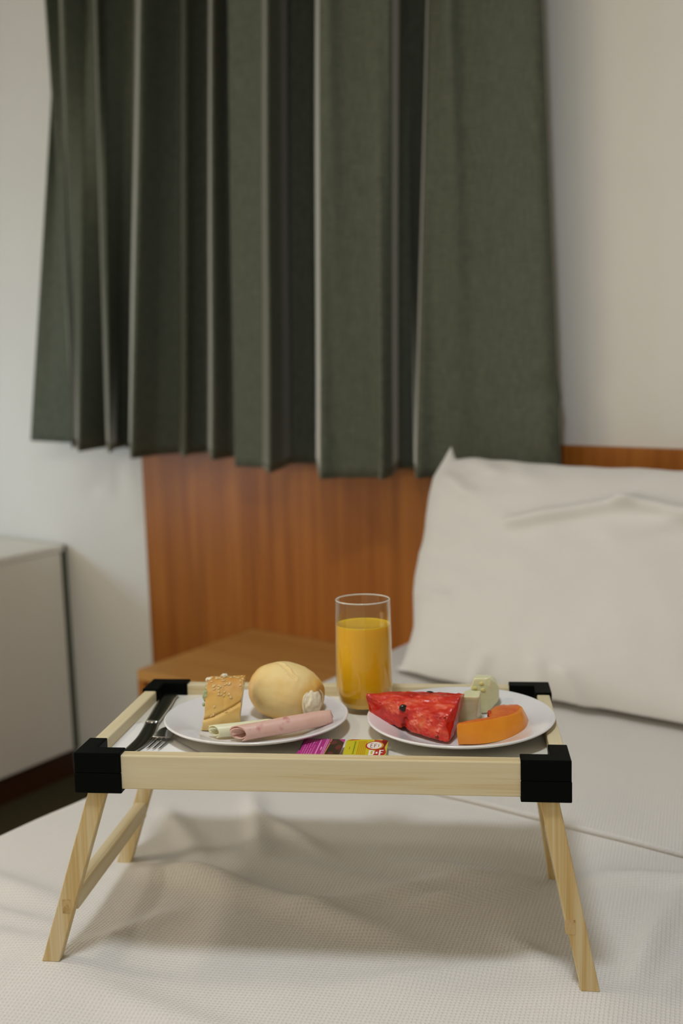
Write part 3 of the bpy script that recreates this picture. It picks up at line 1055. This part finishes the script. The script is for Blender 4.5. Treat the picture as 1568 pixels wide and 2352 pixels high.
HAM = ham_mat()
WMEL = melon_mat('watermelon_flesh', [(0.36, (0.44, 0.012, 0.007, 1)), (0.50, (0.58, 0.030, 0.013, 1)), (0.62, (0.66, 0.10, 0.040, 1)), (0.76, (0.74, 0.33, 0.18, 1))], 48, (0.6, 1.1, 1.5), 0.30, 0.30)
WCUT = melon_mat('watermelon_cut', [(0.3, (0.50, 0.007, 0.004, 1)), (0.7, (0.60, 0.020, 0.010, 1))], 50, (1, 1, 1), 0.22, 0.15)
PAPT = melon_mat('papaya_top', [(0.3, (0.66, 0.10, 0.012, 1)), (0.7, (0.76, 0.20, 0.020, 1))], 70, (1, 1, 1), 0.3, 0.35)
PAPO = melon_mat('papaya_flesh', [(0.3, (0.74, 0.235, 0.012, 1)), (0.7, (0.80, 0.30, 0.020, 1))], 25, (1, 1, 1), 0.3, 0.06)
HONEY = melon_mat('honeydew', [(0.3, (0.66, 0.66, 0.36, 1)), (0.7, (0.78, 0.78, 0.54, 1))], 40, (1, 1, 2.2), 0.28, 0.15, 0.5)
HONEYP = melon_mat('honeydew_pith', [(0.3, (0.72, 0.62, 0.20, 1)), (0.7, (0.78, 0.70, 0.34, 1))], 60, (1, 1, 1), 0.35, 0.2, 0.3)
SEEDB = plain('melon_seed', (0.012, 0.007, 0.004, 1), 0.25)

# ------------------------------------------------------------------ sesame bread piece
bread = place(empty('sandwich_piece'), -0.124, 0.112, -0.0115, 0.16)
tag(bread, 'cut piece of golden sesame bread with green filling, standing on the plate', 'sandwich')
prof = smooth_path([(0.004, 0.0, 0), (-0.0005, 0.0035, 0), (-0.0015, 0.014, 0), (0.003, 0.030, 0), (0.010, 0.044, 0), (0.019, 0.0525, 0), (0.029, 0.0550, 0)], 12)
prof = [(float(p[0]), float(p[1])) for p in prof]
NX = 60


def bread_pt(u, k):
    """u 0..1 left to right, k index on the profile"""
    y, z = prof[k]
    t = k / (len(prof) - 1)
    xl = -0.0205 + 0.010 * t
    xr = 0.0205 + 0.009 * t
    ragl = 0.0012 * noise.noise(Vector((t * 14, 0.3, 0)))
    ragr = 0.0012 * noise.noise(Vector((t * 14, 7.3, 0)))
    x = (xl + ragl) + (xr - xl + ragr - ragl) * u
    # slash: lower flap stands proud of the upper crust
    s = z - (0.0125 + 0.0175 * u ** 1.15)
    y2 = y - 0.0016 / (1 + math.exp(s / 0.0006)) + 0.0030 * math.exp(-((s - 0.0012) / 0.0011) ** 2)
    s2 = (u - 0.52) - (0.042 - z) * 0.020 / 0.02 * 1.1
    y2 += 0.0007 * math.exp(-(s2 / 0.05) ** 2) * (1 if z > 0.026 else 0)
    bow = -0.0022 * math.sin(math.pi * u)
    return (x, y2 + bow + 0.0007 * noise.noise(Vector((x * 130, z * 130, 4))), z)


P = np.zeros((NX, len(prof), 3))
for i in range(NX):
    for k in range(len(prof)):
        P[i, k] = bread_pt(i / (NX - 1), k)
cr = link('crust', grid_mesh('crust', P), BUN, bread)
sm = cr.modifiers.new('t', 'SOLIDIFY'); sm.thickness = 0.0030; sm.offset = -1
# crumb body behind the crust
bm = bmesh.new()
rows = []
for i in range(0, 21):
    u = i / 20
    ring = []
    for k in range(0, len(prof), 4):
        x, y, z = bread_pt(0.012 + 0.976 * u, k)
        ring.append((x, y + 0.0040, max(z, 0.0006) - (0.0010 if k > len(prof) * 0.8 else 0)))
    xe = ring[-1][0]
    x0 = ring[0][0]
    for q in range(1, 9):
        t = q / 9
        ring.append((xe + (x0 - xe) * t, 0.031 + 0.003 * math.sin(t * 3), 0.0535 * (1 - t) + 0.0008))
    ring = [(x + 0.0012 * noise.noise(Vector((y * 260, z * 260, i * 3.3))) * (1 if i in (0, 20) else 0), y, z) for x, y, z in ring]
    rows.append([bm.verts.new(p) for p in ring])
m = len(rows[0])
for a, b in zip(rows, rows[1:]):
    for k in range(m):
        bm.faces.new((a[k], a[(k + 1) % m], b[(k + 1) % m], b[k]))
bm.faces.new(rows[0]); bm.faces.new(rows[-1])
bm_obj('crumb', bm, CRUMB, bread, True)
# sesame seeds
bm = bmesh.new()
bmesh.ops.create_icosphere(bm, subdivisions=1, radius=1.0)
for v in bm.verts:
    v.co.x *= 0.0012 * (1 - 0.35 * v.co.z); v.co.y *= 0.0008; v.co.z *= 0.0021
sme = bpy.data.meshes.new('sesame_seed'); bm.to_mesh(sme); bm.free()
for p in sme.polygons:
    p.use_smooth = True
sme.materials.append(SEED)
spots = []
rs = random.Random(11)
while len(spots) < 58:
    u, t = rs.random(), rs.random()
    dens = 0.06
    if t > 0.62:
        dens = 0.9 * math.exp(-((u - 0.28) / 0.26) ** 2) + 0.25
    elif u > 0.55 and t > 0.42:
        dens = 0.40
    elif t > 0.33:
        dens = 0.14
    if rs.random() < dens and 0.04 < u < 0.96 and t > 0.1:
        spots.append((u, t))
for u, t in spots:
    k = int(t * (len(prof) - 1))
    p0 = Vector(bread_pt(u, k))
    p1 = Vector(bread_pt(u, min(k + 1, len(prof) - 1))) if k < len(prof) - 1 else p0 + (p0 - Vector(bread_pt(u, k - 1)))
    px = Vector(bread_pt(min(1, u + 0.02), k)) - Vector(bread_pt(max(0, u - 0.02), k))
    nrm = px.cross(p1 - p0).normalized()
    if nrm.y > 0 and nrm.z < 0.3:
        nrm = -nrm
    o = link('sesame_seed', sme, None, bread)
    zq = nrm.to_track_quat('Y', 'Z').to_matrix().to_4x4()
    o.matrix_local = Matrix.Translation(p0 + nrm * 0.0003) @ zq @ Matrix.Rotation(rs.uniform(0, 6.28), 4, 'Y')


def lump(name, r, amp, freq, mat, parent, loc, scale=(1, 1, 1), sub=4, seed=0, rot=(0, 0, 0)):
    bm = bmesh.new()
    bmesh.ops.create_icosphere(bm, subdivisions=sub, radius=1.0)
    for v in bm.verts:
        n = v.co.normalized()
        d = 1 + amp * noise.noise(n * freq + Vector((seed, seed * 1.7, 0)))
        v.co = Vector((n.x * r * scale[0] * d, n.y * r * scale[1] * d, n.z * r * scale[2] * d))
    o = bm_obj(name, bm, mat, parent, True)
    o.location = loc
    o.rotation_euler = rot
    return o


lump('filling', 0.0035, 0.6, 2.6, FILL, bread, (-0.0150, 0.010, 0.038), (0.8, 1.2, 1.7), 3, 3)
lump('filling', 0.0022, 0.7, 3.0, FILL, bread, (-0.0140, 0.015, 0.046), (0.8, 1.2, 1.2), 3, 9)
lump('filling', 0.0018, 0.7, 3.0, FILL, bread, (-0.0170, 0.006, 0.029), (0.8, 1.2, 1.2), 3, 5)
lump('crumb_tuft', 0.0036, 0.5, 2.4, CRUMB, bread, (-0.0115, 0.024, 0.0525), (1.1, 1.0, 0.7), 3, 2)
lump('crumb_tuft', 0.0026, 0.7, 3.0, CRUMB, bread, (0.0060, 0.026, 0.0560), (1.5, 1.0, 0.8), 3, 4)

# ------------------------------------------------------------------ bread roll
roll = place(empty('bread_roll'), -0.0555, 0.166, 0.0180, math.radians(-19), 0, math.radians(5))
tag(roll, 'plump pale-golden bread roll with a white torn end, on the left plate', 'bread roll')
bm = bmesh.new()
bmesh.ops.create_uvsphere(bm, u_segments=110, v_segments=90, radius=1.0)
slash = [Vector((-0.010, -0.006, 0.034)), Vector((-0.002, -0.010, 0.033)), Vector((0.006, -0.014, 0.031)), Vector((0.012, -0.019, 0.028)), Vector((0.019, -0.020, 0.025))]
for v in bm.verts:
    n = v.co.normalized()
    ex = math.copysign(abs(n.x) ** 0.92, n.x)
    p = Vector((ex * 0.0475, n.y * 0.0340, n.z * 0.0345))
    if p.x > 0.0:
        k = (p.x / 0.0475) ** 2
        p.y *= 1 - 0.16 * k; p.z *= 1 - 0.10 * k
    if p.z < -0.026:
        p.z = -0.026 + (p.z + 0.026) * 0.35
    p += n * (0.0016 * noise.noise(p * 38) + 0.0004 * noise.noise(p * 160))
    if p.x > 0.041:
        p.x = 0.041 + (p.x - 0.041) * 0.25
    for a, b in zip(slash, slash[1:]):
        ab = b - a
        t = max(0, min(1, (p - a).dot(ab) / ab.length_squared))
        d = (p - (a + ab * t)).length
        if d < 0.009:
            p += n * (-0.0020 * math.exp(-(d / 0.0014) ** 2) + (0.0009 if p.y > (a + ab * t).y else 0.0002) * math.exp(-((d - 0.0030) / 0.0014) ** 2)) * 0.8
    v.co = p
bm_obj('crust', bm, CRUST, roll, True)
lump('torn_crumb', 0.0150, 0.10, 2.6, CRUMB, roll, (0.0365, -0.0090, -0.004), (0.66, 1.02, 1.16), 5, 6)
# rolled lip of crust around the torn end
tor = []
for k in range(40):
    a = 2 * math.pi * k / 40
    rr = 1 + 0.06 * noise.noise(Vector((math.cos(a) * 2, math.sin(a) * 2, 3)))
    tor.append(Vector((0.0375 + 0.0015 * math.sin(2 * a) + 0.0040 * math.cos(a), -0.0090 + 0.0152 * rr * math.cos(a), -0.004 + 0.0172 * rr * math.sin(a))))
Pt = np.zeros((40, 11, 3))
for k in range(40):
    t = (tor[(k + 1) % 40] - tor[k - 1]).normalized()
    n1 = Vector((1, 0, 0)); n2 = t.cross(n1).normalized()
    for q in range(11):
        a = 2 * math.pi * q / 10
        Pt[k, q] = tor[k] + (n1 * math.cos(a) + n2 * math.sin(a)) * 0.0013
link('torn_lip', grid_mesh('torn_lip', Pt, True), CRUMB, roll)


# ------------------------------------------------------------------ rolled cheese and ham
def rolled(name, mat, p0, p1, r0, turns, th, label, cat, seed, ovality=1.0, inner=0.35):
    p0, p1 = Vector(p0), Vector(p1)
    ax = p1 - p0
    L = ax.length
    o = empty(name)
    rz = math.atan2(ax.y, ax.x)
    ry = -math.asin(ax.z / L)
    place(o, p0.x, p0.y, p0.z, rz, 0, ry)
    ns, nl = 110, 40
    Q = np.zeros((ns, nl, 3))
    for j in range(nl):
        s = j / (nl - 1)
        for i in range(ns):
            t = i / (ns - 1)
            a = 2 * math.pi * turns * (t - 1) - 2.0 + 0.02 * seed
            r = r0 * (inner + (1 - inner) * t ** 0.7) * (1 + 0.05 * noise.noise(Vector((s * 4, a * 0.5, seed))))
            r *= 1 - 0.12 * max(0, s - 0.9) / 0.1
            slant = -0.75 * r0 * math.cos(a) * max(0.0, 1 - s * 5) + 0.25 * r0 * math.cos(a) * max(0.0, s * 5 - 4)
            Q[i, j] = (s * L + slant + 0.0010 * math.sin(a + seed) * (1 if j in (0, nl - 1) else 0.9 if j in (1, nl - 2) else 0) + 0.0006 * noise.noise(Vector((a * 2, s * 9, seed))),
                       r * math.cos(a), r * math.sin(a) * ovality)
    me = grid_mesh(name, Q)
    s_ = link('sheet', me, mat, o)
    sm = s_.modifiers.new('t', 'SOLIDIFY'); sm.thickness = th; sm.offset = -1
    tag(o, label, cat)
    return o


rolled('cheese_roll', CHEESE, (-0.1235, 0.0835, -0.0025), (-0.062, 0.1015, 0.0000), 0.0082, 1.7, 0.0012, 'rolled slice of pale cheese partly hidden behind the ham', 'cheese', 2.0, 0.95, 0.30)
rolled('ham_roll', HAM, (-0.0945, 0.0730, -0.0008), (0.0020, 0.1165, 0.0052), 0.0094, 1.8, 0.0013, 'rolled slice of pink ham along the front of the left plate', 'ham', 3.6, 1.0, 0.42)


# ------------------------------------------------------------------ fruit
def hull_obj(name, pts, mats, origin, pick, parent, sub=4, amp=0.0006, freq=200, rough_amp=0.0, rough_pick=None, bev=0.0012, warp=None):
    bm = bmesh.new()
    vs = [bm.verts.new(Vector(p) - Vector(origin)) for p in pts]
    bmesh.ops.convex_hull(bm, input=vs)
    bmesh.ops.dissolve_limit(bm, angle_limit=0.06, verts=bm.verts, edges=bm.edges)
    bevel(bm, bev, 2)
    bmesh.ops.triangulate(bm, faces=bm.faces)
    for _ in range(sub):
        ed = [e for e in bm.edges if e.calc_length() > 0.0016]
        if not ed:
            break
        bmesh.ops.subdivide_edges(bm, edges=ed, cuts=1, use_grid_fill=True)
        bmesh.ops.triangulate(bm, faces=bm.faces)
    bm.normal_update()
    for v in bm.verts:
        n = v.normal
        d = amp * noise.noise(v.co * freq)
        if rough_pick is not None:
            w = rough_pick(v.co + Vector(origin), n)
            d += w * rough_amp * (noise.noise(v.co * freq * 0.45 + Vector((3, 1, 2))) + 0.6 * noise.noise(v.co * freq * 1.1))
        v.co += n * d
        if warp:
            v.co = warp(v.co + Vector(origin)) - Vector(origin)
    bm.normal_update()
    if pick:
        for f in bm.faces:
            f.material_index = pick(f.calc_center_median() + Vector(origin), f.normal)
    return bm_obj(name, bm, mats, parent, True)


# watermelon
wo = (0.09, 0.12, -0.008)
wm = place(empty('watermelon_slice'), *wo)
tag(wm, 'red watermelon wedge with a dark seed, on the fruit plate', 'watermelon')
WP = [(0.0368, 0.142, 0.0235), (0.0415, 0.140, 0.0030), (0.0470, 0.150, -0.0010), (0.0810, 0.178, 0.0160), (0.0640, 0.124, -0.0050), (0.0640, 0.170, 0.0190),
      (0.1197, 0.0785, -0.0085), (0.1307, 0.0765, -0.0085), (0.1378, 0.1080, -0.0095), (0.1262, 0.080, 0.0140), (0.1432, 0.1040, 0.0325), (0.1475, 0.135, 0.0272),
      (0.1020, 0.166, 0.0190), (0.1300, 0.150, -0.0095), (0.0700, 0.168, -0.0080)]


def wpick(c, n):
    if n.x > 0.55 or n.x < -0.62:
        return 1
    return 0


PITM = plain('melon_pit', (0.20, 0.010, 0.006, 1), 0.3)
SEED_A, SEED_B = (0.0848, 0.0500, 0.0358), (0.0757, 0.2000, -0.0094)
PIT_A, PIT_B = (0.1197, 0.0500, 0.0054), (0.1155, 0.2000, -0.0441)


def wwarp(c):
    # the flesh has broken along the seed row: a notch low on the front
    k = math.exp(-((c.x - 0.0825 - 0.25 * (c.z + 0.002)) / 0.0028) ** 2) * max(0.0, min(1.0, (0.016 - c.z) / 0.012)) * max(0.0, min(1.0, (0.140 - c.y) / 0.03))
    return c + Vector((0.0, 0.0060, 0.0020)) * k


fl = hull_obj('flesh', WP, [WMEL, WCUT], wo, wpick, wm, 5, 0.0004, 260, 0.0014, lambda c, n: 1.0 if abs(n.x) < 0.62 and n.y < 0.75 else 0.25, warp=wwarp)
from mathutils.bvhtree import BVHTree
bmq = bmesh.new(); bmq.from_mesh(fl.data); tree = BVHTree.FromBMesh(bmq); bmq.free()
for (a, b, s_, mm, nm) in ((SEED_A, SEED_B, (0.0048, 0.0024, 0.0038), SEEDB, 'seed'), (PIT_A, PIT_B, (0.0030, 0.0008, 0.0024), PITM, 'pit')):
    hit = tree.ray_cast(Vector(a) - Vector(wo), (Vector(b) - Vector(a)).normalized())
    lump(nm, 1.0, 0.06, 2, mm, wm, hit[0], s_, 3, 1, (-0.3, 0.1, 0.2))
lump('seed', 1.0, 0.05, 2, SEEDB, wm, Vector((0.1090, 0.158, 0.0215)) - Vector(wo), (0.0050, 0.0020, 0.0016), 2, 1, (0.3, 0.2, 0.4))

# honeydew
mo = (0.150, 0.150, -0.011)
m1 = place(empty('honeydew_piece'), *mo)
tag(m1, 'pale green melon chunk squeezed between watermelon and papaya', 'melon', 'melon chunks on the fruit plate')
M1 = [(0.1378, 0.1430, -0.0105), (0.1590, 0.1440, -0.0105), (0.1425, 0.1350, 0.0235), (0.1632, 0.1365, 0.0235), (0.1440, 0.1740, -0.0105), (0.1660, 0.1720, -0.0105), (0.1490, 0.1640, 0.0232), (0.1655, 0.1620, 0.0230)]
hull_obj('flesh', M1, HONEY, mo, None, m1, 3, 0.0005, 150)
mo = (0.168, 0.195, -0.008)
m2 = place(empty('honeydew_piece'), *mo)
tag(m2, 'taller pale green melon chunk with seedy hollows at the back of the fruit plate', 'melon', 'melon chunks on the fruit plate')
M2 = [(0.1530, 0.1760, -0.008), (0.1730, 0.1780, -0.008), (0.1578, 0.1780, 0.0330), (0.1765, 0.1780, 0.0332), (0.1535, 0.200, 0.0), (0.1600, 0.1980, 0.0320), (0.1790, 0.1960, 0.0320), (0.1875, 0.190, 0.0180), (0.1860, 0.188, 0.004), (0.178, 0.208, 0.0), (0.1840, 0.200, 0.026), (0.1512, 0.1765, 0.0135)]
hull_obj('flesh', M2, HONEY, mo, None, m2, 3, 0.0005, 150)
for (x, z) in ((0.1592, 0.0215), (0.1680, 0.0195), (0.1665, 0.0270)):
    lump('seed_hollow', 1.0, 0.25, 2, HONEYP, m2, Vector((x, 0.1768, z)) - Vector(mo), (0.0026, 0.0006, 0.0021), 3, x * 100)

# papaya
po_ = (0.172, 0.108, -0.010)
pa = place(empty('papaya_slice'), *po_)
tag(pa, 'curved orange papaya slice at the front of the fruit plate', 'papaya')
out_t = [(0.1391, 0.0755), (0.1564, 0.0820), (0.1773, 0.0960), (0.2000, 0.1130), (0.2080, 0.1250), (0.2100, 0.1422)]
out_b = [(0.1405, 0.0740), (0.1650, 0.0768), (0.1856, 0.0885), (0.2055, 0.1095), (0.2135, 0.1230), (0.2170, 0.1400)]
inn = [(0.1430, 0.0880), (0.1540, 0.0990), (0.1680, 0.1070), (0.1735, 0.1120), (0.1738, 0.1290), (0.1830, 0.1540), (0.2020, 0.1575)]
zt, zb = 0.0105, -0.0100
ot = [Vector((float(p[0]), float(p[1]))) for p in smooth_path([(a, b, 0) for a, b in out_t], 8)]
ob = [Vector((float(p[0]), float(p[1]))) for p in smooth_path([(a, b, 0) for a, b in out_b], 8)]
it = [Vector((float(p[0]), float(p[1]))) for p in smooth_path([(a, b, 0) for a, b in inn], 7)]
nn = len(ot)
it = [it[round(k * (len(it) - 1) / (nn - 1))] for k in range(nn)]
bm = bmesh.new()
sec = []
for k in range(nn):
    rows_ = []
    o2, b2, i2 = ot[k], ob[k], it[k]
    lift = 0.006 * max(0, (k / (nn - 1) - 0.6)) / 0.4
    for q in range(7):                       # outer wall
        t = q / 6
        p = b2.lerp(o2, t)
        bulge = 0.0016 * math.sin(math.pi * t)
        d = (o2 - i2).normalized() * bulge
        rows_.append((p.x + d.x, p.y + d.y, (zb + lift) * (1 - t) + zt * t, 0))
    for q in range(1, 8):                    # top
        t = q / 8
        p = o2.lerp(i2, t)
        rows_.append((p.x, p.y, zt + 0.0006 * math.sin(math.pi * t) - 0.0016 * t * t + 0.0007 * noise.noise(Vector((p.x * 260, p.y * 260, 0))) * t, 1))
    rows_.append((i2.x, i2.y, zt - 0.0024, 1))
    rag = 0.0010 * noise.noise(Vector((k * 0.7, 0, 0)))
    rows_.append((i2.x + rag, i2.y + rag, zt - 0.010, 1))
    rows_.append((i2.x - 0.002, i2.y + 0.001, zb + lift, 1))
    sec.append([(bm.verts.new(Vector(r[:3]) - Vector(po_)), r[3]) for r in rows_])
for a, b in zip(sec, sec[1:]):
    m = len(a)
    for k in range(m):
        k2 = (k + 1) % m
        f = bm.faces.new((a[k][0], b[k][0], b[k2][0], a[k2][0]))
        f.material_index = 1 if (a[k][1] and a[k2][1]) else 0
for s in (sec[0], sec[-1]):
    bm.faces.new([v[0] for v in s])
bm_obj('flesh', bm, [PAPO, PAPT], pa, True, True, 0.7)
PAPR = melon_mat('papaya_core', [(0.3, (0.45, 0.03, 0.006, 1)), (0.7, (0.60, 0.07, 0.012, 1))], 120, (1, 1, 1), 0.3, 0.4)
lump('membrane', 0.0035, 0.5, 2.5, PAPR, pa, Vector((0.1742, 0.126, 0.0070)) - Vector(po_), (0.7, 1.5, 1.2), 3, 4)
